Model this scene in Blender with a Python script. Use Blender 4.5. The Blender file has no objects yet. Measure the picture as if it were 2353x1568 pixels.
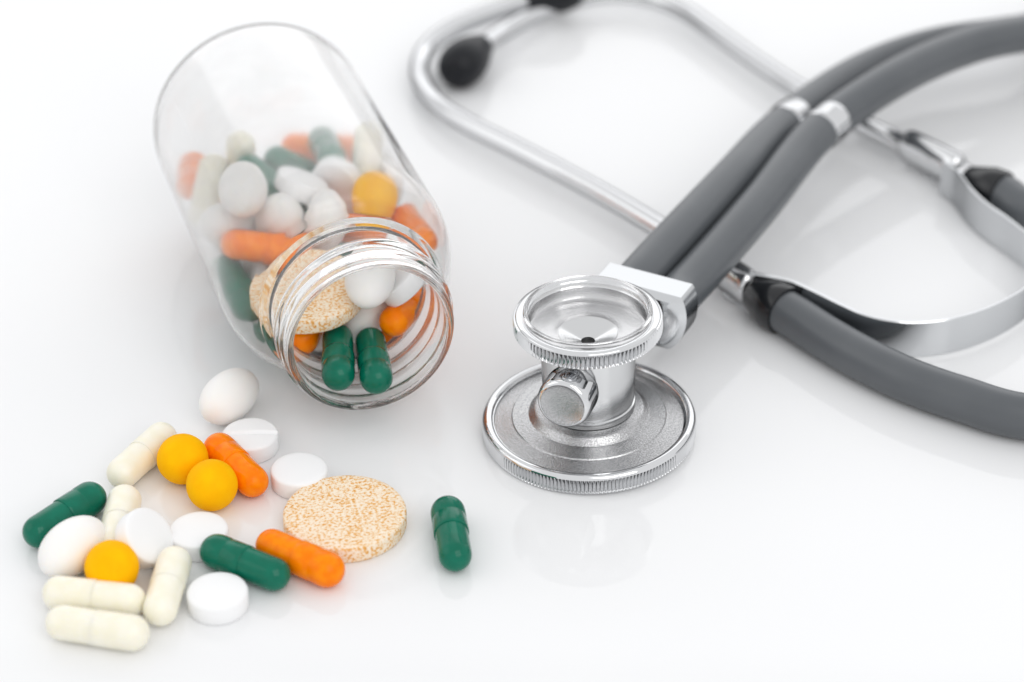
import bpy, bmesh, math, random
from mathutils import Vector, Matrix, Quaternion, noise

V = Vector
S = 0.001                      # everything below is written in millimetres
R = math.radians
rnd = random.Random(7)
scene = bpy.context.scene
COL = scene.collection

# ------------------------------------------------------------------ camera
PITCH = R(33.5)
DIST = 505.0
cam_d = bpy.data.cameras.new('camera')
cam = bpy.data.objects.new('camera', cam_d)
COL.objects.link(cam)
cam.location = (0, -DIST * math.cos(PITCH) * S, DIST * math.sin(PITCH) * S)
cam.rotation_euler = (math.pi / 2 - PITCH, 0, 0)
cam_d.sensor_width = 36
cam_d.lens = 36 * 5307 / 2353
cam_d.clip_start = 0.01
cam_d.clip_end = 50
cam_d.dof.use_dof = True
cam_d.dof.focus_distance = 0.460
cam_d.dof.aperture_fstop = 10.0
scene.camera = cam

# ------------------------------------------------------------------ light
world = bpy.data.worlds.new('World')
scene.world = world
world.use_nodes = True
bg = world.node_tree.nodes['Background']
bg.inputs[0].default_value = (0.985, 0.99, 1.0, 1)
bg.inputs[1].default_value = 0.90


def area(name, loc, target, sx, sy, power, col=(1, 1, 1)):
    l = bpy.data.lights.new(name, 'AREA')
    l.shape = 'RECTANGLE'
    l.size, l.size_y = sx, sy
    l.energy = power
    l.color = col
    o = bpy.data.objects.new(name, l)
    COL.objects.link(o)
    o.location = loc
    d = V(target) - V(loc)
    o.rotation_euler = d.to_track_quat('-Z', 'Y').to_euler()
    return o


# daylight from the room's windows: a tall paned one behind the photographer's right shoulder
# one at the left and a long band of them beyond the table
wc = V((0.70, -1.30, 1.38))
wn = (V((0, 0, 0)) - wc).normalized()
wr = wn.cross(V((0, 0, 1))).normalized()
wu = wr.cross(wn)
for i in (-1, 1):
    for j in (-1, 1):
        p = wc + wr * (i * 0.335) + wu * (j * 0.385)
        o = area('window_light', p, p + wn, 0.60, 0.70, 2.7, (1.0, 0.995, 0.985))
area('back_window_light', (0.1, 2.3, 1.05), (0, 0, 0.1), 4.4, 1.7, 17, (0.985, 0.99, 1.0))
area('side_window_light', (-1.8, -0.1, 1.15), (0, 0, 0), 1.5, 1.3, 3.2, (1.0, 0.995, 0.99))

vs = scene.view_settings
vs.view_transform = 'Standard'
vs.look = 'None'
vs.exposure = 0.0
vs.gamma = 1.0
vs.use_curve_mapping = False
cy = scene.cycles
cy.use_denoising = True
try:
    cy.denoiser = 'OPENIMAGEDENOISE'
except Exception:
    pass
cy.max_bounces = 24
cy.transmission_bounces = 18
cy.glossy_bounces = 8
cy.diffuse_bounces = 5
cy.transparent_max_bounces = 16
cy.caustics_refractive = True
cy.caustics_reflective = True
cy.blur_glossy = 0.3
cy.sample_clamp_indirect = 6.0
cy.use_adaptive_sampling = False



# ------------------------------------------------------------------ materials
def mat(name, col, rough=0.5, metal=0.0, spec=0.5, coat=0.0, sss=0.0, sssr=(1, 1, 1), ssss=0.002, edge=0.5):
    m = bpy.data.materials.new(name)
    m.use_nodes = True
    b = m.node_tree.nodes['Principled BSDF']
    b.inputs['Base Color'].default_value = (*col, 1)
    b.inputs['Roughness'].default_value = rough
    b.inputs['Metallic'].default_value = metal
    b.inputs['Specular IOR Level'].default_value = spec
    b.inputs['Coat Weight'].default_value = coat
    b.inputs['Coat Roughness'].default_value = 0.06
    if metal:
        b.inputs['Specular Tint'].default_value = (edge, edge, edge, 1)
    if sss:
        b.inputs['Subsurface Weight'].default_value = sss
        b.inputs['Subsurface Radius'].default_value = sssr
        b.inputs['Subsurface Scale'].default_value = ssss
    return m


def nodes(m):
    nt = m.node_tree
    return nt, nt.nodes['Principled BSDF'], nt.nodes.new, nt.links.new


def bump(m, scale, strength, dist, detail=3.0, extra=None):
    """fine relief from object-space noise (metres)"""
    nt, b, new, link = nodes(m)
    tc = new('ShaderNodeTexCoord')
    n = new('ShaderNodeTexNoise')
    n.inputs['Scale'].default_value = scale
    n.inputs['Detail'].default_value = detail
    link(tc.outputs['Object'], n.inputs['Vector'])
    bp = new('ShaderNodeBump')
    bp.inputs['Strength'].default_value = strength
    bp.inputs['Distance'].default_value = dist
    link(n.outputs['Fac'], bp.inputs['Height'])
    link(bp.outputs['Normal'], b.inputs['Normal'])
    return n


def tint(m, c0, c1, scale, lo=0.35, hi=0.65, detail=4.0):
    nt, b, new, link = nodes(m)
    tc = new('ShaderNodeTexCoord')
    n = new('ShaderNodeTexNoise')
    n.inputs['Scale'].default_value = scale
    n.inputs['Detail'].default_value = detail
    link(tc.outputs['Object'], n.inputs['Vector'])
    r = new('ShaderNodeValToRGB')
    r.color_ramp.elements[0].position = lo
    r.color_ramp.elements[0].color = (*c0, 1)
    r.color_ramp.elements[1].position = hi
    r.color_ramp.elements[1].color = (*c1, 1)
    link(n.outputs['Fac'], r.inputs['Fac'])
    link(r.outputs['Color'], b.inputs['Base Color'])
    return r


M = {}
M['table'] = mat('white_glossy_table', (0.80, 0.81, 0.825), 0.035, spec=0.26)
tint(M['table'], (0.836, 0.840, 0.848), (0.850, 0.853, 0.858), 9.0)
M['green'] = mat('green_gelatin', (0.003, 0.155, 0.088), 0.13, spec=0.26)
tint(M['green'], (0.0010, 0.125, 0.074), (0.0014, 0.155, 0.094), 260)
bump(M['green'], 190, 0.22, 0.0004, 4)
M['orange'] = mat('orange_gelatin', (0.9, 0.19, 0.004), 0.18, spec=0.14)
tint(M['orange'], (0.95, 0.205, 0.0005), (1.0, 0.265, 0.001), 520, 0.38, 0.62, 5)
bump(M['orange'], 200, 0.20, 0.0004, 4)
M['yellow'] = mat('yellow_dragee', (0.92, 0.47, 0.004), 0.65, spec=0.07)
tint(M['yellow'], (0.98, 0.475, 0.0005), (1.0, 0.525, 0.0008), 300)
bump(M['yellow'], 1400, 0.22, 0.0002, 5)
M['cream'] = mat('cream_gelatin', (0.86, 0.83, 0.70), 0.30, spec=0.45, sss=0.35, sssr=(1, 0.9, 0.6), ssss=0.0015)
tint(M['cream'], (0.89, 0.85, 0.70), (0.915, 0.88, 0.765), 320, 0.4, 0.6, 5)
bump(M['cream'], 200, 0.22, 0.0004, 4)
M['white'] = mat('white_pressed_tablet', (0.90, 0.90, 0.903), 0.6, spec=0.25)
bump(M['white'], 3500, 0.10, 0.0001)
M['ivory'] = mat('ivory_coated_tablet', (0.91, 0.895, 0.87), 0.42, spec=0.35, sss=0.25, sssr=(1, 0.8, 0.6), ssss=0.001)

m = M['speckle'] = mat('speckled_effervescent', (0.8, 0.6, 0.4), 0.75, spec=0.15)
nt, b, new, link = nodes(m)
tc = new('ShaderNodeTexCoord')
n1 = new('ShaderNodeTexNoise'); n1.inputs['Scale'].default_value = 1750; n1.inputs['Detail'].default_value = 5
n1.inputs['Roughness'].default_value = 0.62
n2 = new('ShaderNodeTexNoise'); n2.inputs['Scale'].default_value = 430; n2.inputs['Detail'].default_value = 3
mp = new('ShaderNodeMapping'); mp.inputs['Scale'].default_value = (0.9, 1.1, 1.0)
link(tc.outputs['Object'], mp.inputs['Vector'])
link(mp.outputs['Vector'], n1.inputs['Vector']); link(mp.outputs['Vector'], n2.inputs['Vector'])
r1 = new('ShaderNodeValToRGB')
e = r1.color_ramp.elements
e[0].position = 0.30; e[0].color = (0.94, 0.84, 0.72, 1)
e[1].position = 0.50; e[1].color = (0.92, 0.78, 0.61, 1)
x = e.new(0.555); x.color = (0.84, 0.57, 0.30, 1)
x = e.new(0.63); x.color = (0.80, 0.40, 0.10, 1)
x = e.new(0.72); x.color = (0.62, 0.27, 0.05, 1)
mx = new('ShaderNodeMath'); mx.operation = 'MULTIPLY_ADD'
mx.inputs[1].default_value = 0.22; mx.inputs[2].default_value = -0.10
link(n2.outputs['Fac'], mx.inputs[0])
ad = new('ShaderNodeMath'); ad.operation = 'ADD'
link(mx.outputs[0], ad.inputs[0]); link(n1.outputs['Fac'], ad.inputs[1])
link(ad.outputs[0], r1.inputs['Fac'])
link(r1.outputs['Color'], b.inputs['Base Color'])
bp = new('ShaderNodeBump'); bp.inputs['Strength'].default_value = 0.25; bp.inputs['Distance'].default_value = 0.0002
link(n1.outputs['Fac'], bp.inputs['Height']); link(bp.outputs['Normal'], b.inputs['Normal'])

M['chrome'] = mat('polished_chrome', (0.74, 0.745, 0.755), 0.05, metal=1, edge=0.12)
M['satin'] = mat('satin_nickel', (0.70, 0.705, 0.71), 0.16, metal=1)
M['steel'] = mat('spring_steel', (0.66, 0.672, 0.685), 0.16, metal=1, edge=0.25)
M['cast'] = mat('sand_cast_chrome', (0.46, 0.46, 0.465), 0.22, metal=1)
bump(M['cast'], 4200, 0.5, 0.00014, 2)
tint(M['cast'], (0.42, 0.42, 0.425), (0.56, 0.56, 0.565), 3600, 0.38, 0.6, 2)
M['cup'] = mat('fine_cast_chrome', (0.66, 0.66, 0.665), 0.20, metal=1)
bump(M['cup'], 4200, 0.3, 0.0001, 2)
M['hose'] = mat('grey_rubber_hose', (0.125, 0.135, 0.148), 0.34, spec=0.5)
tint(M['hose'], (0.092, 0.100, 0.109), (0.106, 0.114, 0.123), 60)
bump(M['hose'], 1500, 0.05, 0.0001)
M['black'] = mat('black_rubber', (0.012, 0.013, 0.016), 0.42, spec=0.25)
M['black_gloss'] = mat('black_plastic', (0.010, 0.011, 0.013), 0.16, spec=0.5)
M['dark'] = mat('bore_shade', (0.01, 0.01, 0.01), 0.6)


def glass(name, ior, haze, tintc=(1, 1, 1), rough=0.0):
    m = bpy.data.materials.new(name)
    m.use_nodes = True
    nt = m.node_tree
    b = nt.nodes['Principled BSDF']
    b.inputs['Base Color'].default_value = (*tintc, 1)
    b.inputs['Transmission Weight'].default_value = 1.0
    b.inputs['Roughness'].default_value = rough
    b.inputs['IOR'].default_value = ior
    if haze:
        out = nt.nodes['Material Output']
        d = nt.nodes.new('ShaderNodeBsdfTranslucent')
        d.inputs['Color'].default_value = (0.93, 0.93, 0.93, 1)
        d2 = nt.nodes.new('ShaderNodeBsdfDiffuse')
        d2.inputs['Color'].default_value = (0.93, 0.93, 0.93, 1)
        ms = nt.nodes.new('ShaderNodeMixShader')
        nt.links.new(d.outputs[0], ms.inputs[1])
        nt.links.new(d2.outputs[0], ms.inputs[2])
        mx = nt.nodes.new('ShaderNodeMixShader')
        # scuffs, pill dust and a painted veil of reflected light, varying over the wall
        tc = nt.nodes.new('ShaderNodeTexCoord')
        n = nt.nodes.new('ShaderNodeTexNoise')
        n.inputs['Scale'].default_value = 85
        n.inputs['Detail'].default_value = 7
        n.inputs['Roughness'].default_value = 0.65
        mr = nt.nodes.new('ShaderNodeMapRange')
        mr.inputs['From Min'].default_value = 0.35
        mr.inputs['From Max'].default_value = 0.70
        mr.inputs['To Min'].default_value = haze * 0.6
        mr.inputs['To Max'].default_value = haze * 1.6
        nt.links.new(tc.outputs['Object'], n.inputs['Vector'])
        nt.links.new(n.outputs['Fac'], mr.inputs['Value'])
        nt.links.new(mr.outputs['Result'], mx.inputs[0])
        nt.links.new(b.outputs[0], mx.inputs[1])
        nt.links.new(ms.outputs[0], mx.inputs[2])
        nt.links.new(mx.outputs[0], out.inputs['Surface'])
    return m


M['bottle'] = glass('hazy_clear_bottle', 1.38, 0.055, (0.997, 0.998, 0.997), 0.085)
M['neck'] = glass('clear_bottle_neck', 1.44, 0.01, (0.995, 0.998, 0.996))
M['clear'] = glass('clear_plastic', 1.48, 0.0)


# ------------------------------------------------------------------ mesh helpers (mm)
def mesh(name, verts, faces, material, parent=None, smooth=True, angle=None):
    me = bpy.data.meshes.new(name)
    me.from_pydata([(v[0] * S, v[1] * S, v[2] * S) for v in verts], [], faces)
    bm = bmesh.new()
    bm.from_mesh(me)
    bmesh.ops.recalc_face_normals(bm, faces=bm.faces)
    if angle is not None:
        for e in bm.edges:
            if len(e.link_faces) == 2 and e.calc_face_angle(0) > R(angle):
                e.smooth = False
    bm.to_mesh(me)
    bm.free()
    for p in me.polygons:
        p.use_smooth = smooth
    for mm in (material if isinstance(material, (list, tuple)) else [material]):
        me.materials.append(mm)
    o = bpy.data.objects.new(name, me)
    COL.objects.link(o)
    if parent:
        o.parent = parent
    return o


def lathe_data(prof, seg, rfun=None):
    """prof: (r, z) list round Z; r==0 collapses to a pole"""
    vs, fs, rows = [], [], []
    for r, z in prof:
        if r <= 1e-6:
            rows.append([len(vs)])
            vs.append((0, 0, z))
        else:
            row = []
            for i in range(seg):
                a = 2 * math.pi * i / seg
                rr = rfun(r, z, a, i) if rfun else r
                row.append(len(vs))
                vs.append((rr * math.cos(a), rr * math.sin(a), z))
            rows.append(row)
    for A, B in zip(rows, rows[1:]):
        if len(A) == 1 and len(B) == 1:
            continue
        for i in range(seg):
            j = (i + 1) % seg
            if len(A) == 1:
                fs.append((A[0], B[j], B[i]))
            elif len(B) == 1:
                fs.append((A[i], A[j], B[0]))
            else:
                fs.append((A[i], A[j], B[j], B[i]))
    return vs, fs


def lathe(name, prof, seg, material, parent=None, xf=None, angle=35, rfun=None):
    vs, fs = lathe_data(prof, seg, rfun)
    if xf is not None:
        vs = [xf @ V(v) for v in vs]
    return mesh(name, vs, fs, material, parent, True, angle)


def arc(cx, cz, r, a0, a1, n):
    return [(cx + r * math.cos(R(a0 + (a1 - a0) * i / n)), cz + r * math.sin(R(a0 + (a1 - a0) * i / n))) for i in range(n + 1)]


def spline(pts, n=12):
    pts = [V(p) for p in pts]
    P_ = [pts[0] * 2 - pts[1]] + pts + [pts[-1] * 2 - pts[-2]]
    out = []
    for k in range(1, len(P_) - 2):
        p0, p1, p2, p3 = P_[k - 1:k + 3]
        d1, d2, d3 = [max((b_ - a_).length, 1e-6) ** 0.5 for a_, b_ in ((p0, p1), (p1, p2), (p2, p3))]
        m1 = (p2 - p1) + d2 * ((p1 - p0) / d1 - (p2 - p0) / (d1 + d2))
        m2 = (p2 - p1) + d2 * ((p3 - p2) / d3 - (p3 - p1) / (d2 + d3))
        for i in range(n):
            t = i / n
            h = 2 * t**3 - 3 * t**2 + 1, t**3 - 2 * t**2 + t, -2 * t**3 + 3 * t**2, t**3 - t**2
            out.append(p1 * h[0] + m1 * h[1] + p2 * h[2] + m2 * h[3])
    out.append(pts[-1])
    return out


def sweep_data(path, prof, up=None, cap=True):
    """sweep a closed 2-D profile (or a function of 0..1) along the path; up fixes the frame"""
    vs, fs, rows = [], [], []
    n = len(path)
    nrm = None
    for i, p in enumerate(path):
        t = (path[min(i + 1, n - 1)] - path[max(i - 1, 0)]).normalized()
        if up is not None:
            b = t.cross(V(up)).normalized()
            nrm = b.cross(t)
        else:
            if nrm is None:
                nrm = V((0, 0, 1)) - t * t.z
            nrm = (nrm - t * nrm.dot(t)).normalized()
            b = t.cross(nrm)
        q = prof(i / (n - 1)) if callable(prof) else prof
        row = []
        for x_, y_ in q:
            row.append(len(vs))
            vs.append(p + b * x_ + nrm * y_)
        rows.append(row)
    k = len(rows[0])
    for A, B in zip(rows, rows[1:]):
        for i in range(k):
            j = (i + 1) % k
            fs.append((A[i], A[j], B[j], B[i]))
    if cap:
        fs.append(tuple(rows[0]))
        fs.append(tuple(reversed(rows[-1])))
    return vs, fs


def circle(r, n=28):
    return [(r * math.cos(2 * math.pi * i / n), r * math.sin(2 * math.pi * i / n)) for i in range(n)]


def tube(name, path, r, material, parent=None, n=28):
    pr = (lambda t: circle(r(t), n)) if callable(r) else circle(r, n)
    vs, fs = sweep_data(path, pr)
    return mesh(name, vs, fs, material, parent, True, 50)


def ribbon_prof(h, th, bev=0.25):
    a, c = th / 2, h / 2
    return [(-a, -c + bev), (-a + bev, -c), (a - bev, -c), (a, -c + bev), (a, c - bev), (a - bev, c), (-a + bev, c), (-a, c - bev)]


def frame(zaxis, origin=(0, 0, 0), xhint=(0, 0, 1)):
    """matrix whose local Z runs along zaxis"""
    z = V(zaxis).normalized()
    x = V(xhint) - z * V(xhint).dot(z)
    if x.length < 1e-4:
        x = V((1, 0, 0)) - z * z.x
    x.normalize()
    y = z.cross(x)
    m = Matrix((x, y, z)).transposed().to_4x4()
    m.translation = V(origin)
    return m


def empty(name, loc=(0, 0, 0)):
    o = bpy.data.objects.new(name, None)
    o.empty_display_size = 0.005
    COL.objects.link(o)
    o.location = V(loc) * S
    return o


def tag(o, label=None, cat=None, group=None, kind=None):
    if label: o['label'] = label
    if cat: o['category'] = cat
    if group: o['group'] = group
    if kind: o['kind'] = kind
    return o


def place(o, mtx):
    """mtx in mm"""
    m_ = mtx.copy()
    m_.translation = m_.translation * S
    o.matrix_world = m_
    return o


# ------------------------------------------------------------------ the table
tv, tf = [], []
for z in (0, -18):
    tv += [(-900, -900, z), (900, -900, z), (900, 900, z), (-900, 900, z)]
tf = [(0, 1, 2, 3), (7, 6, 5, 4), (0, 4, 5, 1), (1, 5, 6, 2), (2, 6, 7, 3), (3, 7, 4, 0)]
table = mesh('tabletop', tv, tf, M['table'], smooth=False)
tag(table, 'glossy white tabletop under everything', 'table', kind='structure')


# ------------------------------------------------------------------ pills: master meshes
RC, RB, LH = 3.42, 3.22, 9.8     # capsule cap radius, body radius, half length
capp = [(RC - 0.42, -0.25), (RC - 0.10, -0.30), (RC, -0.18), (RC, 0.6), (RC - .01, 3.6), (RC - 0.10, 3.9), (RC - 0.10, 4.2), (RC, 4.5)] + \
       [(r, z) for r, z in [(RC * math.cos(R(a)) ** 0.93 if a < 90 else 0, LH - RC + RC * math.sin(R(a))) for a in range(0, 91, 9)]]
bodp = [(RB, 0.4)] + [(RB, z) for z in (-1.0, -3.0, -5.0)] + \
       [(RB * math.cos(R(a)) ** 0.93 if a < 90 else 0, -(LH - RB) - RB * math.sin(R(a))) for a in range(0, 91, 9)]
capp_soft = [(r - 0.09 if r > RB + 0.1 else r, z) for r, z in capp if not (3.5 < z < 4.4)]
TOX = Matrix.Rotation(R(90), 4, 'Y')           # lathe axis Z -> X
CAPME, BODME = {}, {}
for c in ('green', 'orange', 'cream'):
    o = lathe('cap', capp_soft if c == 'cream' else capp, 40, M[c], xf=TOX, angle=50)
    CAPME[c] = o.data
    bpy.data.objects.remove(o)
    o = lathe('body', bodp, 40, M[c], xf=TOX, angle=50)
    BODME[c] = o.data
    bpy.data.objects.remove(o)


def capsule_m(col, mtx, label, group):
    e_ = empty('capsule')
    place(e_, mtx)
    tag(e_, label, 'capsule', group)
    for nm, me in (('cap', CAPME[col]), ('body', BODME[col])):
        o = bpy.data.objects.new(nm, me)
        COL.objects.link(o)
        o.parent = e_
    return e_


def capsule(col, p, q, label, group='capsules spilled on the table', roll=0.0):
    """cap end centre at p, body end centre at q (mm)"""
    c = (V(p) + V(q)) / 2
    x = (V(p) - V(q)).normalized()
    f = frame(x, c) @ Matrix.Rotation(R(-90), 4, 'Y')   # local X along x
    return capsule_m(col, f @ Matrix.Rotation(roll, 4, 'X'), label, group)


def tablet_prof(r, h, bev, dome):
    pr = [(0, 0)]
    pr += [(r - bev, 0), (r - bev * 0.3, bev * 0.35), (r, bev)]
    pr += [(r, h - bev), (r - bev * 0.3, h - bev * 0.35)]
    k = 6
    for i in range(k + 1):
        t = 1 - i / k
        pr.append(((r - bev) * t, h + dome * (1 - t * t)))
    return [(a_, b_ - h / 2) for a_, b_ in pr]


def tablet_mesh(name, r, h, bev, dome, material, score=False, seg=64):
    if not score:
        o = lathe(name, tablet_prof(r, h, bev, dome), seg, material, angle=40)
    else:
        pr = tablet_prof(r, h, bev, dome)
        # finer rings on the top face so that the score line can be pressed in
        top = [(rr, zz) for rr, zz in pr if zz > h / 2 - 1e-6]
        base = [q for q in pr if q not in top]
        fine = []
        for i in range(25):
            t = 1 - i / 24
            fine.append(((r - bev) * t, h / 2 + dome * (1 - t * t)))
        vs, fs = lathe_data(base + fine, 192)
        nv = []
        for v in vs:
            z = v[2]
            if z > h / 2 - 1e-3:
                z -= 0.95 * max(0, 1 - abs(v[1]) / 0.7)
            nv.append((v[0], v[1], z))
        o = mesh(name, nv, fs, material, None, True, 40)
    me = o.data
    bpy.data.objects.remove(o)
    return me


TAB = tablet_mesh('round_tablet', 5.7, 3.9, 0.5, 0.25, M['white'])
TABS = tablet_mesh('scored_tablet', 5.75, 3.9, 0.45, 0.25, M['white'], True)
BIG = tablet_mesh('effervescent_tablet', 12.0, 3.5, 0.5, 0.0, M['speckle'], seg=96)


def ellipsoid_mesh(name, a, b_, c, material, p=2.0, jit=0.0, seed=0):
    vs, fs = lathe_data([(math.sin(R(t)) if 0 < t < 180 else 0, -math.cos(R(t))) for t in range(0, 181, 6)], 56)
    out = []
    for v in vs:
        n_ = V(v)
        k = 1 + jit * noise.noise(n_ * 1.6 + V((seed, 3, 1)))
        out.append((n_.x * a * k, n_.y * b_ * k, n_.z * c * k))
    o = mesh(name, out, fs, material)
    me = o.data
    bpy.data.objects.remove(o)
    return me


BALL = [ellipsoid_mesh('dragee', 5.15, 5.05, 5.1, M['yellow'], jit=0.012, seed=s) for s in range(3)]
EGG = [ellipsoid_mesh('oval_tablet', 8.0, 5.2, 5.0, M['ivory'], jit=0.015, seed=s) for s in (5, 9)]


def thing(name, me, mtx, label, cat, group=None):
    o = bpy.data.objects.new(name, me)
    COL.objects.link(o)
    place(o, mtx)
    tag(o, label, cat, group)
    return o


def at(p, rz=0.0):
    return Matrix.Translation(V(p)) @ Matrix.Rotation(R(rz), 4, 'Z')


# ------------------------------------------------------------------ pills on the table
zc = 3.42
capsule('cream', V((-71.26, -41.03, 3.42)), V((-77.33, -52.52, 3.42)), 'cream capsule at the back of the spill, behind the two touching yellow balls')
capsule('orange', V((-58.94, -44.76, 3.42)), V((-51.46, -55.25, 3.42)), 'orange capsule lying against the two touching yellow balls')
capsule('green', V((-82.69, -61.05, 3.42)), V((-90.74, -71.35, 3.42)), 'green capsule at the far left end of the spill, behind the white oval pill')
capsule('cream', V((-75.77, -62.45, 3.42)), V((-75.98, -74.56, 3.42)), 'cream capsule half hidden under the leaning white tablet')
capsule('cream', V((-83.19, -90.06, 3.42)), V((-71.40, -91.94, 3.42)), 'cream capsule lying directly in front of the lone yellow ball')
capsule('cream', V((-69.34, -100.99, 3.42)), V((-81.45, -98.33, 3.42)), 'frontmost cream capsule, nearest the viewer in the spill')
capsule('cream', V((-63.70, -81.26, 3.42)), V((-64.60, -94.17, 3.42)), 'cream capsule pointing at the viewer beside the front white tablet')
capsule('green', V((-56.33, -77.34, 3.42)), V((-44.39, -84.49, 3.42)), 'green capsule lying alongside the front orange capsule')
capsule('orange', V((-35.14, -82.69, 3.42)), V((-45.10, -76.16, 3.42)), 'orange capsule leaning on the rim of the big speckled tablet')
capsule('green', V((-12.47, -65.22, 3.42)), V((-10.76, -78.79, 3.42)), 'lone green capsule standing apart, in front of the chrome chestpiece')

GB = 'yellow balls'
thing('dragee', BALL[0], at(V((-65.61, -50.29, 5.10)), 20), 'yellow ball touching the cream capsule at the back of the spill', 'pill', GB)
thing('dragee', BALL[1], at(V((-58.89, -58.77, 5.00)), 75), 'yellow ball in front of another, beside the orange capsule', 'pill', GB)
thing('dragee', BALL[2], at(V((-74.81, -84.43, 5.15)), 130), 'lone yellow ball behind the two stacked-looking cream capsules', 'pill', GB)

GE = 'white oval pills'
thing('oval_tablet', EGG[0], at(V((-58.58, -28.31, 5.00)), 62), 'white oval pill lying closest to the bottle mouth', 'pill', GE)
thing('oval_tablet', EGG[1], at(V((-83.14, -78.14, 5.00)), 60), 'white oval pill overlapping the far left green capsule', 'pill', GE)

GT = 'round white tablets on the table'
thing('scored_tablet', TABS, at(V((-53.31, -39.88, 3.90)), 3) @ Matrix.Translation(V((0, 0, -1.95))), 'round white tablet with a score line across its face', 'tablet', GT)
thing('round_tablet', TAB, at(V((-42.40, -51.72, 3.90)), 0) @ Matrix.Translation(V((0, 0, -1.95))), 'plain round white tablet behind the big speckled tablet', 'tablet', GT)
thing('round_tablet', TAB, at(V((-60.21, -71.15, 3.90)), 50) @ Matrix.Translation(V((0, 0, -1.95))), 'plain round white tablet flat behind the middle green capsule', 'tablet', GT)
thing('round_tablet', TAB, at(V((-54.65, -89.64, 3.90)), 90) @ Matrix.Translation(V((0, 0, -1.95))), 'plain round white tablet at the front, before the green capsule', 'tablet', GT)
nt_ = V((0.70, -0.29, 0.65)).normalized()
thing('round_tablet', TAB, frame(nt_, V((-68.46, -76.59, 6.60)) - nt_ * 1.95), 'round white tablet leaning tilted on a cream capsule', 'tablet', GT)
thing('effervescent_tablet', BIG, at(V((-32.51, -65.18, 3.50)), 12) @ Matrix.Translation(V((0, 0, -1.75))), 'big flat speckled orange and cream tablet on the table', 'tablet')

# ------------------------------------------------------------------ the bottle
TH = R(108.5)
BR = 25.0
MOUTH = V((-27.98, -36.83, 25.00))
BA = V((math.cos(TH), math.sin(TH), 0))                  # from the mouth to the base
BX = frame(BA, MOUTH, (0, 0, 1))                          # local z along the axis, x up, y sideways


def smooth(a, b_, t):
    t = min(1, max(0, (t - a) / (b_ - a)))
    return t * t * (3 - 2 * t)


def outer_r(t):
    if t < 13.2: return 17.4
    if t < 15.9:
        return 17.4 + 2.1 * math.sqrt(max(0, 1 - ((t - 14.55) / 1.35) ** 2))
    if t < 18.0: return 17.4
    u = min(1, (t - 18.0) / 13.0)
    return 17.4 + (BR - 17.4) * math.sqrt(max(0, 1 - (1 - u) ** 2.4))


def inner_r(t):
    if t < 17.5: return 15.8
    u = min(1, (t - 18.2) / 13.2)
    return 15.8 + (BR - 0.7 - 15.8) * math.sqrt(max(0, 1 - (1 - max(u, 0)) ** 2.4))


bottle = empty('pill_bottle', (MOUTH + BA * 60).to_tuple()[:2] + (0,))
tag(bottle, 'clear hazy pill bottle lying open on its side, mouth towards the viewer', 'bottle')
SEG = 144
# closed profile: lip -> outside -> base -> inside -> lip
prof = []
for a in range(-90, 91, 15):
    prof.append((16.6 + 0.8 * math.sin(R(a)), 0.8 - 0.8 * math.cos(R(a)), 'n'))
t = 1.2
while t < 34.2:
    prof.append((outer_r(t), t, 'n' if t < 17.5 else 'o'))
    t += 0.32 if t < 18.5 else 0.9
for t in (38, 45, 55, 65, 75, 85, 92, 95):
    prof.append((BR, t, 'o'))
for a in range(10, 91, 10):
    prof.append((BR - 4.5 + 4.5 * math.cos(R(a)), 95.5 + 4.5 * math.sin(R(a)), 'o'))
for rr, tt in ((19, 99.9), (17, 99.0), (13, 98.0), (8, 97.4), (4.6, 97.25), (3.4, 97.5), (2.2, 97.75), (0, 97.8)):
    prof.append((rr, tt, 'o'))
n_out = len(prof)
for rr, tt in ((0, 96.2), (1.5, 96.1), (3, 96.0), (8, 96.1), (13, 96.8), (17, 98.0), (19.3, 98.8)):
    prof.append((rr, tt, 'i'))
for a in range(80, -1, -10):
    prof.append((BR - 0.7 - 3.8 + 3.8 * math.cos(R(a)), 95.0 + 3.8 * math.sin(R(a)), 'i'))
for t in (90, 80, 70, 60, 50, 42, 38):
    prof.append((BR - 0.7, t, 'i'))
t = 34.0
while t > 1.0:
    prof.append((inner_r(t), t, 'i'))
    t -= 0.9 if t > 18.5 else 0.6


def rfun(r, z, a, i):
    ph = a / (2 * math.pi)
    if abs(r - 17.4) < 1e-6 and 0.9 < z < 13.0:
        h = 0
        for k in (0, 1, 2):
            c_ = 1.2 + k * 4.3 + (ph - 0.5) * 4.3
            f = smooth(1.8, 2.8, z) * (1 - smooth(8.6, 9.8, z))
            h = max(h, f * max(0, 1 - ((z - c_) / 1.15) ** 2))
        r += 1.0 * h ** 0.8
    else:
        # a blown wall is never quite true
        q = V((math.cos(a) * 1.3, math.sin(a) * 1.3, z * 0.03))
        if r > 20:
            r += 0.10 * noise.noise(q)
    return r


vs_, fs_ = lathe_data([(r, z) for r, z, k in prof], SEG, rfun)
nverts = len(vs_)
# close the lip (last ring to first ring)
last = list(range(nverts - SEG, nverts))
first = list(range(0, SEG))
for i in range(SEG):
    j = (i + 1) % SEG
    fs_.append((last[i], last[j], first[j], first[i]))
wv = [BX @ V(v) - bottle.location / S for v in vs_]
glassb = mesh('glass_wall', wv, fs_, [M['bottle'], M['neck']], bottle, True)
for p in glassb.data.polygons:
    z = sum(vs_[k][2] for k in p.vertices) / len(p.vertices)
    p.material_index = 1 if z < 17.6 else 0


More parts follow.
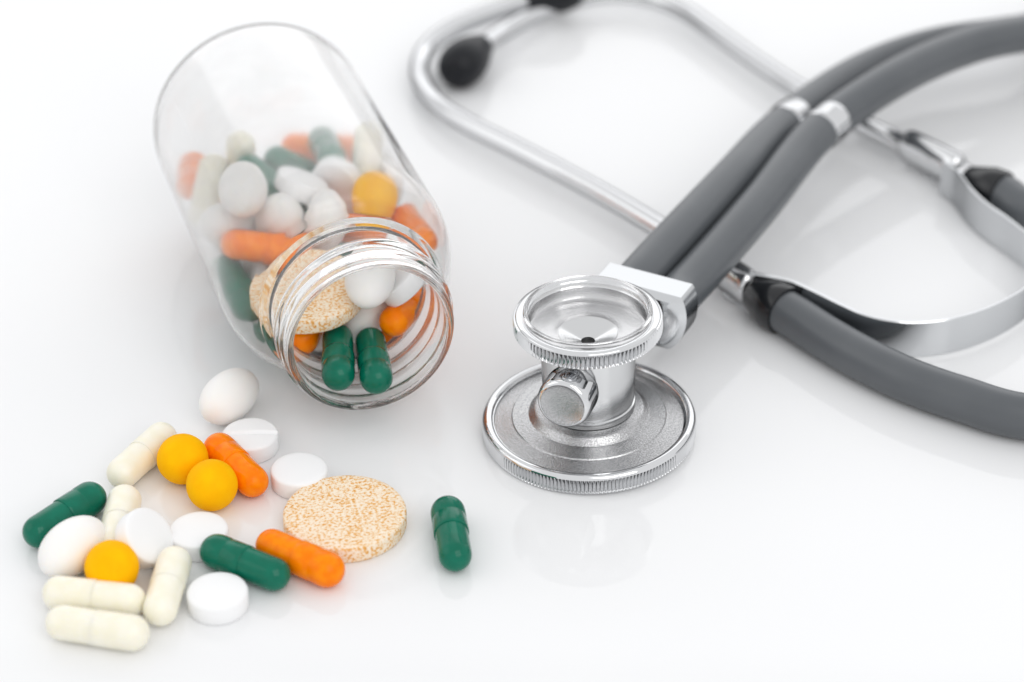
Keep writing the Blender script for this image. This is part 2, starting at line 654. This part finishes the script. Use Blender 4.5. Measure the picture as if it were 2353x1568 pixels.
# ------------------------------------------------------------------ pills in the bottle
BP = [
    ('green', (-35.7, -27.73, 14.52), (0.731, 0.0, 0.0, -0.682), 'left one of the two green capsules in the bottle mouth'),
    ('green', (-28.47, -27.72, 13.66), (0.755, 0.0, 0.0, -0.656), 'right one of the two green capsules in the bottle mouth'),
    ('big', (-42.76, -14.33, 21.63), (0.999, 0.052, 0.0, 0.0), 'speckled tan tablet resting behind the green capsules in the bottle neck'),
    ('orange', (-42.51, -13.89, 13.82), (0.646, -0.009, -0.008, -0.764), 'orange capsule under the speckled tablet in the bottle neck'),
    ('egg', (-29.18, -17.33, 27.35), (0.741, 0.025, -0.113, 0.662), 'white oval pill nearest the top of the bottle mouth opening'),
    ('egg', (-30.51, -10.94, 15.27), (0.834, 0.095, -0.188, 0.511), 'cream white oval pill just behind the right green capsule in the mouth'),
    ('tab', (-22.68, -13.34, 23.57), (0.779, -0.212, -0.275, 0.521), 'round white tablet on edge at the right of the bottle mouth'),
    ('orange', (-22.04, -12.25, 16.09), (0.827, -0.04, 0.062, 0.558), 'orange capsule along the right wall inside the bottle neck'),
    ('green', (-58.57, -5.41, 17.07), (0.833, 0.042, 0.057, -0.549), 'upper green capsule against the left shoulder of the bottle'),
    ('green', (-53.15, -5.53, 9.65), (0.763, -0.04, -0.057, -0.643), 'lower green capsule against the left shoulder of the bottle'),
    ('orange', (-52.11, 0.18, 23.94), (0.998, -0.012, 0.058, 0.037), 'orange capsule behind the left side of the bottle neck'),
    ('tab', (-57.05, 2.45, 14.85), (0.435, -0.374, 0.819, 0.001), 'white tablet above the green capsules at the left shoulder'),
    ('egg', (-61.15, 8.64, 24.01), (0.845, -0.089, 0.221, 0.478), 'white oval pill low against the left wall of the bottle'),
    ('egg', (-57.22, 7.79, 33.46), (0.678, 0.012, -0.018, 0.734), 'white oval pill behind the left orange capsule in the bottle'),
    ('egg', (-50.25, 8.69, 25.11), (0.481, -0.38, 0.356, 0.706), 'white oval pill in the middle of the heap in the bottle'),
    ('egg', (-39.97, 6.47, 26.14), (0.745, 0.011, -0.667, 0.001), 'white oval pill just above the bottle neck in the heap'),
    ('orange', (-35.46, 13.65, 22.06), (0.987, -0.003, 0.116, -0.111), 'orange capsule half hidden behind the top of the bottle neck'),
    ('ball', (-29.54, 12.68, 29.34), (1.0, 0.0, 0.0, 0.0), 'yellow ball in the heap inside the bottle'),
    ('orange', (-20.52, 6.32, 24.99), (0.811, -0.006, -0.044, -0.583), 'orange capsule at the right shoulder of the bottle'),
    ('tab', (-27.36, 30.36, 24.04), (0.338, -0.465, -0.512, 0.638), 'white tablet to the right of the yellow ball in the bottle'),
    ('cream', (-28.79, 25.25, 17.03), (0.515, -0.144, 0.109, 0.838), 'cream capsule low at the right wall of the bottle'),
    ('tab', (-38.34, 20.67, 28.0), (0.662, -0.466, 0.48, 0.337), 'white tablet above left of the yellow ball in the bottle'),
    ('green', (-52.74, 20.66, 26.92), (0.323, 0.133, -0.093, 0.932), 'green capsule seen end on near the middle of the heap'),
    ('orange', (-56.71, 24.69, 21.05), (0.885, -0.05, 0.137, 0.442), 'orange capsule below the middle green capsule in the heap'),
    ('orange', (-71.81, 33.66, 22.11), (0.677, -0.056, 0.074, 0.731), 'pale orange capsule at the far left of the heap in the bottle'),
    ('cream', (-60.52, 30.45, 24.91), (0.546, -0.412, 0.596, 0.421), 'cream capsule at the back left of the heap in the bottle'),
    ('cream', (-66.58, 20.84, 25.54), (0.718, 0.161, -0.074, 0.673), 'cream capsule in front of the far left orange capsule'),
    ('green', (-41.2, 33.24, 28.98), (0.616, -0.077, 0.067, 0.781), 'green capsule on top of the heap at its back'),
    ('green', (-46.55, 29.66, 25.3), (0.942, -0.072, 0.296, 0.142), 'green capsule lying across the back of the heap'),
    ('orange', (-43.05, 44.61, 23.0), (0.999, 0.0, 0.0, -0.044), 'orange capsule furthest back in the bottle'),
    ('cream', (-32.1, 28.16, 27.93), (0.723, 0.046, -0.481, 0.495), 'cream capsule at the back right of the heap in the bottle'),
    ('egg', (-66.11, 22.69, 16.85), (0.592, 0.058, -0.01, 0.804), 'white oval pill beside the left wall, below the cream capsules'),
    ('tab', (-64.27, 9.67, 15.27), (0.728, 0.132, 0.512, 0.436), 'white tablet on edge low at the left wall of the bottle'),
    ('tab', (-45.62, 14.99, 30.36), (0.977, -0.113, 0.179, -0.015), 'flat white tablet below the back green capsules'),
    ('cream', (-46.74, -9.73, 6.78), (0.643, -0.062, 0.033, 0.762), None),
    ('tab', (-38.1, -6.63, 5.98), (0.334, -0.168, 0.119, 0.92), None),
    ('orange', (-27.38, -4.16, 7.97), (0.641, -0.032, -0.045, 0.766), None),
    ('egg', (-46.41, 0.08, 13.9), (0.933, 0.005, 0.238, 0.27), None),
    ('cream', (-40.97, 2.65, 5.02), (0.073, -0.004, 0.007, 0.997), None),
    ('tab', (-32.01, 6.64, 9.44), (0.064, -0.165, 0.431, 0.885), None),
    ('cream', (-53.61, 11.93, 10.71), (0.641, 0.189, -0.297, 0.682), None),
    ('egg', (-45.05, 12.25, 6.19), (0.32, -0.104, 0.123, 0.934), None),
    ('green', (-35.16, 15.56, 10.75), (0.981, 0.031, 0.029, -0.187), None),
    ('tab', (-57.19, 18.57, 9.27), (0.905, 0.324, 0.037, 0.274), None),
    ('cream', (-47.13, 22.84, 7.37), (0.249, 0.19, -0.099, 0.945), None),
    ('orange', (-39.04, 24.54, 10.78), (0.214, 0.111, -0.068, 0.968), None),
    ('cream', (-61.06, 27.76, 9.21), (0.418, 0.22, -0.099, 0.876), None),
    ('tab', (-51.0, 31.31, 5.32), (0.958, 0.161, 0.237, 0.022), None),
    ('egg', (-40.49, 34.75, 9.28), (0.915, 0.077, -0.239, 0.316), None),
    ('cream', (-63.11, 38.49, 9.82), (0.24, -0.031, -0.013, 0.97), None),
    ('tab', (-54.1, 41.35, 5.7), (0.89, -0.044, -0.016, 0.455), None),
    ('orange', (-45.5, 44.43, 9.79), (0.831, -0.075, 0.013, 0.551), None),
]
GI = 'pills heaped inside the bottle'
INFO = {'tab': ('round_tablet', TAB, 'tablet'), 'big': ('effervescent_tablet', BIG, 'tablet'), 'egg': ('oval_tablet', EGG[0], 'pill'), 'ball': ('dragee', BALL[0], 'pill')}
LOOK = {'tab': 'round white tablet', 'egg': 'white oval pill', 'green': 'green capsule', 'orange': 'orange capsule', 'cream': 'cream capsule'}
ALONG = ['by the neck', 'under the shoulder', 'before mid bottle', 'past mid bottle', 'towards the base', 'nearest the base']
SIDE = ['left side', 'lowest row', 'right side']
low = 0
for kind, p, q, lab in BP:
    mt = Matrix.Translation(V(p)) @ Quaternion(q).to_matrix().to_4x4()
    g = GI if lab else 'pills at the bottom of the bottle'
    if not lab:
        lab = '%s buried in the bottle, %s, %s' % (LOOK[kind], SIDE[low % 3], ALONG[low // 3])
        low += 1
    if kind in INFO:
        nm, me, cat = INFO[kind]
        thing(nm, me, mt, lab, cat, g)
    else:
        capsule_m(kind, mt, lab, g)


# ------------------------------------------------------------------ the stethoscope
CP = V((15.9, -34.4, 0))                    # foot of the chestpiece axis
stet = empty('stethoscope', CP)
tag(stet, 'stethoscope with chrome double chestpiece, grey twin tubes and black ear tips', 'stethoscope')


tilt = Matrix.Translation(V((-20, 0, 0))) @ Matrix.Rotation(R(-1.6), 4, 'Y') @ Matrix.Translation(V((20, 0, 0)))


def knurl(nt_teeth, depth, z0, z1, r0):
    def f(r, z, a, i):
        if z0 - 1e-6 <= z <= z1 + 1e-6 and r > r0 - 1e-6:
            ph = (a * nt_teeth / (2 * math.pi)) % 1.0
            return r - depth * (1 - abs(2 * ph - 1) ** 1.6) * 1.0
        return r
    return f


# column of the chestpiece is the part that the rest hangs on
col_p = [(8.2, 6.9), (9.5, 7.0), (9.55, 7.6), (9.45, 8.3), (9.15, 8.5), (9.1, 9.0), (9.35, 9.2), (9.4, 12), (9.5, 16), (9.6, 20), (9.7, 22.6), (9.7, 23.5), (8, 23.5)]
chest = lathe('chestpiece', col_p, 96, M['satin'], stet, tilt, 40)
# diaphragm: knurled ring, polished rim, cast back plate
ring_p = [(19.6, 0.0), (21.2, 0.0), (21.75, 0.25), (22.0, 0.5), (22.0, 3.1), (21.8, 3.45)] + \
         [(20.75 + 1.0 * math.cos(R(a)), 3.5 + 0.8 * math.sin(R(a))) for a in range(10, 171, 16)] + [(19.55, 3.6), (19.4, 3.2), (19.3, 0.2)]
lathe('diaphragm_ring', ring_p, 180 * 6, M['chrome'], chest, tilt, 40, knurl(180, 0.75, 0.4, 3.15, 21.9))
plate_p = [(19.5, 3.25), (19.2, 3.30), (18.0, 3.55), (15.9, 4.15), (15.7, 4.4), (12.4, 4.9), (12.1, 5.1), (11.3, 6.05), (10.9, 6.35), (10.5, 6.45), (9.7, 6.75), (9.0, 6.9), (7, 6.9)]
lathe('diaphragm_back', plate_p, 128, M['cast'], chest, tilt, 25)
lathe('diaphragm', [(0, 0.12), (10, 0.12), (19.35, 0.12), (19.35, 0.5), (0, 0.5)], 96, M['white'], chest, tilt, 30)
# bell: knurled ring and cup
BZ = 28.4
bell_p = [(9.65, 23.3), (11.5, 23.7), (13.4, 24.4), (14.6, 25.25), (15.0, 25.6), (15.0, 28.0), (14.8, 28.35), (14.5, 28.5)] + \
         [(13.6 + 0.85 * math.cos(R(a)), BZ + 0.0 + 0.35 * math.sin(R(a))) for a in range(10, 171, 20)] + [(12.75, 28.0), (12.6, 27.2)]
lathe('bell_ring', bell_p, 104 * 6, M['chrome'], chest, tilt, 40, knurl(104, 0.85, 25.5, 28.1, 14.9))
cup_p = [(12.75, 28.1), (12.6, 27.0), (12.3, 25.6), (11.9, 24.9), (11.3, 24.6), (9.5, 24.3), (7.8, 24.12), (6.6, 24.1), (6.3, 24.2), (6.05, 24.22), (5.8, 24.1)]
lathe('bell_cup', cup_p, 96, M['cup'], chest, tilt, 25)
fun_p = [(5.85, 24.12), (5.2, 23.9), (4.0, 23.4), (2.8, 22.9), (1.7, 22.45), (1.4, 22.3), (1.35, 20.5)]
lathe('bell_bore', fun_p, 72, M['satin'], chest, tilt, 30)
lathe('bore_shade_disc', [(1.5, 21.6), (0, 21.6)], 24, M['dark'], chest, tilt, 30)  # flat black disc, painted in for the shade down the bore
ins_p = [(12.1, 27.4), (12.55, 27.4), (12.9, 28.75), (13.0, 29.3), (12.9, 29.75), (12.6, 29.95), (12.25, 29.85), (12.0, 29.4), (11.9, 28.6), (11.85, 27.6), (12.1, 27.4)]
lathe('bell_insert', ins_p, 128, M['clear'], chest, tilt, 60)
# valve knob towards the viewer's left, tube connector on the far side
AZ = 61.0
ax = V((math.cos(R(AZ)), math.sin(R(AZ)), 0))
kd = V((math.cos(R(-110)), math.sin(R(-110)), 0.04)).normalized()
KX = tilt @ frame(kd, V((0, 0, 16.6)))
knob_p = [(4.7, 7.0), (4.85, 8.9), (5.1, 9.2), (5.45, 9.8), (5.55, 10.6), (5.55, 14.4), (5.45, 15.2), (5.2, 15.8), (4.85, 16.15), (4.6, 16.2), (4.45, 16.1), (4.0, 15.85), (2.5, 15.5), (0, 15.35)]
kn = lathe('valve_knob', knob_p[:11], 72, M['chrome'], chest, KX, 40)
lathe('knob_face', knob_p[9:], 72, M['cast'], chest, KX, 60)

SX = tilt @ frame(ax, V((0, 0, 16.6)))
lathe('stem', [(4.6, 7), (4.6, 15.5), (5.0, 17.0), (5.6, 18.5), (5.6, 22.0)], 56, M['satin'], chest, SX, 40)
# connector block: a turned disc cut flat on top, axis along the tubes
BC = V((27.9, -9.9, 0)) + V((0, 0, 0))
blk_z = 16.6
CR, FLAT, D0, D1 = 11.0, 5.3, -3.2, 3.4
sidev = V((math.sin(R(63)), -math.cos(R(63)), 0))         # to the right, seen from the front
axb = V((math.cos(R(63)), math.sin(R(63)), 0))
poly = []
a_cut = math.degrees(math.asin(FLAT / CR))
poly.append((-9.5, FLAT))
for k in range(0, 41):
    a = 180 - 0 + (a_cut * -1 + 4) + (180 + 2 * (a_cut - 4)) * k / 40
    poly.append((CR * math.cos(R(a)), max(-8.2, CR * math.sin(R(a)))))
poly.append((9.5, FLAT))


def block_ring(d, k, dz=0.0):
    return [BC + V((0, 0, blk_z)) - CP + axb * d + sidev * (x_ * k) + V((0, 0, y_ * k + dz)) for x_, y_ in poly]


bv, bf = [], []
rings = [(D0 - 1.7, 0.50), (D0 - 1.2, 0.80), (D0 - 0.1, 0.965), (D0 + 0.3, 1.0), (D1 - 0.3, 1.0), (D1, 0.965), (D1 + 0.05, 0.4)]
K = len(poly)
for d, k in rings:
    bv += block_ring(d, k)
for a in range(len(rings) - 1):
    for i in range(K):
        j = (i + 1) % K
        bf.append((a * K + i, a * K + j, (a + 1) * K + j, (a + 1) * K + i))
bf.append(tuple(range(K)))
bf.append(tuple(reversed(range((len(rings) - 1) * K, len(rings) * K))))
mesh('tube_connector', bv, bf, M['steel'], chest, True, 24)

# twin tubes: out of the connector, up to the right, round outside the picture and back to the headset
HR = 4.8
o0 = BC + V((0, 0, blk_z))


def rel(pts):
    return [V(p) - CP for p in pts]


hoseA = [o0 - sidev * 4.5 + axb * 3.3 + V((0, 0, 0.1)), o0 - sidev * 4.4 + axb * 9 + V((0, 0, 0.5)),
         V((49.28, 38.97, 17.50)), V((66.08, 72.44, 15.00)), V((89.46, 104.59, 13.00)), V((108.82, 119.22, 12.50)), V((127.39, 125.59, 12.50)), V((135.28, 129.20, 12.00)),
         V((165, 158, 9)), V((222, 140, 6)), V((240, 95, 5)), V((215, 58, 5)), V((170, 44, 5)),
         V((120.00, 47.48, 6.00)), V((116.38, 52.12, 6.50)), V((113.32, 55.22, 6.50))]
hoseB = [o0 + sidev * 4.9 + axb * 3.3 + V((0, 0, -0.6)), o0 + sidev * 4.9 + axb * 9 + V((0, 0, -1.3)),
         V((54.92, 28.86, 16.50)), V((72.24, 62.34, 17.60)), V((83.76, 76.82, 18.60)), V((101.07, 94.71, 19.20)), V((118.10, 108.77, 18.50)), V((130.58, 116.85, 17.00)),
         V((195, 146, 9)), V((250, 125, 6)), V((275, 70, 5)), V((258, 10, 5)), V((205, -28, 5)), V((152, -37, 5)),
         V((104.78, -35.47, 5.00)), V((93.30, -29.41, 5.00)), V((83.78, -23.05, 5.00)), V((75.08, -14.91, 5.00)), V((67.50, -6.03, 5.00)), V((62.41, 0.86, 5.00)), V((58.60, 5.60, 5.00))]
pathA, pathB = spline(rel(hoseA), 24), spline(rel(hoseB), 24)
hA = tube('rubber_tube', pathA, HR, M['hose'], stet, 36)
hB = tube('rubber_tube', pathB, HR, M['hose'], stet, 36)

# chrome double clip where the twin tubes run side by side
cl = None
for path, mid in ((pathA, V((67.43, 73.33, 15.00))), (pathB, V((74.74, 65.48, 17.90)))):
    mid = V(mid) - CP
    k = min(range(len(path)), key=lambda i_: (path[i_] - mid).length)
    a_ = k
    while (path[a_] - path[k]).length < 3.2: a_ -= 1
    b_ = k
    while (path[b_] - path[k]).length < 3.2: b_ += 1
    o = tube('clip_ring', path[a_:b_ + 1], lambda t: HR + 0.32 - (0.2 if t in (0.0, 1.0) else 0), M['chrome'], stet if cl is None else cl, 44)
    if cl is None:
        o.name = 'tube_clip'
        cl = o

# headset: chrome ear tubes
ER = 2.55
zt = 5.0
near = [V((57.35, 7.55, 5.00)), V((53.91, 12.03, 5.00)), V((50.04, 17.87, 5.00)), V((42.07, 29.88, 5.00)), V((33.70, 40.78, 5.00)), V((25.02, 51.65, 5.00)), V((17.54, 60.36, 5.00)), V((2.51, 76.73, 5.00)), V((-11.06, 90.92, 5.00)), V((-18.40, 100.96, 5.00)),
        V((-22.95, 112.02, 5.00)), V((-24.23, 123.43, 5.00)), V((-22.10, 132.67, 6.00)), V((-16.49, 140.58, 7.00)), V((-7.81, 147.06, 8.00)), V((-0.77, 153.06, 8.00)), V((4.58, 156.92, 8.00))]
far = [V((113.02, 60.36, 5.00)), V((109.03, 65.87, 5.00)), V((98.69, 77.83, 5.00)), V((87.98, 90.23, 5.00)), V((79.92, 100.72, 5.00)), V((73.68, 109.83, 5.00)), V((64.41, 125.20, 5.00)), V((54.33, 143.64, 5.00)), V((47.47, 155.83, 5.00)), V((41.29, 162.77, 5.00)),
       V((31.86, 167.28, 5.00)), V((22.16, 166.14, 5.00)), V((13.61, 161.09, 5.00)), V((5.16, 153.36, 5.00)), V((-1.94, 144.18, 5.00)), V((-8.83, 132.65, 5.50))]
eN = tube('ear_tube', spline(rel(near), 12), ER, M['chrome'], stet, 28)
eF = tube('ear_tube', spline(rel(far), 12), ER, M['chrome'], stet, 28)
tip_p = [(0, -0.5), (2.4, -0.5), (3.3, 0.0), (3.7, 1.0), (4.5, 3.4), (5.4, 6.4), (6.0, 9.8), (6.1, 12.8), (5.6, 15.6), (4.5, 17.7), (2.7, 18.9), (1.3, 19.1), (0, 18.8)]


def smoothp(pr, n=4):
    q = spline([V((a_, b_, 0)) for a_, b_ in pr], n)
    return [(max(0, v.x), v.y) for v in q]


def tip(ear, base, to):
    d = V(to) - V(base)
    pr = smoothp(tip_p, 3)
    pr[0] = (0, pr[0][1]); pr[-1] = (0, pr[-1][1])
    pr = [pr[0]] + [(max(r_, 0.02), z_) for r_, z_ in pr[1:-1]] + [pr[-1]]
    lathe('ear_tip', pr, 48, M['black'], ear, frame(d, V(base) - CP), 60)


tip(eF, V((-8.15, 133.48, 5.60)), V((-16.99, 112.32, 6.60)))
tip(eN, V((3.39, 156.09, 8.00)), V((14.83, 163.92, 8.00)))


def ferrule(ear, small, to):
    d = V(to) - V(small)
    pr = [(2.5, -1.0), (3.3, -0.8), (3.8, 0.0), (5.2, 4.5), (5.55, 5.6), (5.65, 8.6), (5.45, 9.2), (4.5, 9.3)]
    lathe('ferrule', pr, 48, M['black_gloss'], ear, frame(d, V(small) - CP), 25)


ferrule(eN, V((53.85, 11.31, 5.00)), V((59.49, 4.89, 5.00)))
ferrule(eF, V((109.16, 59.40, 6.50)), V((115.53, 53.15, 6.50)))

# flat spring band standing on edge between the two ear tubes
band = [V((47.80, 16.86, 5.40)), V((51.77, 13.21, 5.40)), V((56.24, 11.40, 5.40)), V((61.33, 9.24, 5.40)), V((66.14, 4.97, 5.40)), V((71.24, -0.28, 5.40)), V((76.35, -4.76, 5.40)), V((82.58, -7.14, 5.40)), V((89.13, -7.14, 5.40)), V((97.99, -4.42, 5.40)), V((106.47, 1.11, 5.40)), V((113.47, 8.17, 5.40)), V((118.27, 17.23, 5.40)), V((119.44, 25.42, 5.40)),
        V((117.01, 30.65, 5.00)), V((113.90, 37.23, 5.00)), V((110.23, 43.96, 5.00)), V((107.98, 50.01, 5.00)), V((106.66, 55.77, 5.00)), V((105.53, 60.36, 5.00)), V((103.52, 64.16, 5.00))]
vs, fs = sweep_data(spline(rel(band), 10), ribbon_prof(9.0, 0.9), (0, 0, 1))
mesh('spring_band', vs, fs, M['steel'], stet, True, 40)
# flattened sleeves that hold the band's ends on the ear tubes


def sleeve(ear, a, b, h, w):
    a, b = V(a) - CP, V(b) - CP
    pts = [a.lerp(b, k / 24) for k in range(25)]

    def pr(t):
        e_ = max(0.0, 1 - abs(2 * t - 1) ** 9) ** 0.5
        k = 0.62 + 0.38 * e_
        return [(w * k * math.cos(2 * math.pi * i / 36), h * k * math.sin(2 * math.pi * i / 36)) for i in range(36)]
    v_, f_ = sweep_data(pts, pr, (0, 0, 1))
    mesh('band_sleeve', v_, f_, M['chrome'], ear, True, 50)


sleeve(eF, V((96.68, 80.36, 5.20)), V((108.28, 65.94, 5.20)), 4.4, 3.3)
sleeve(eN, V((45.59, 23.87, 5.20)), V((53.26, 12.44, 5.20)), 4.4, 3.3)
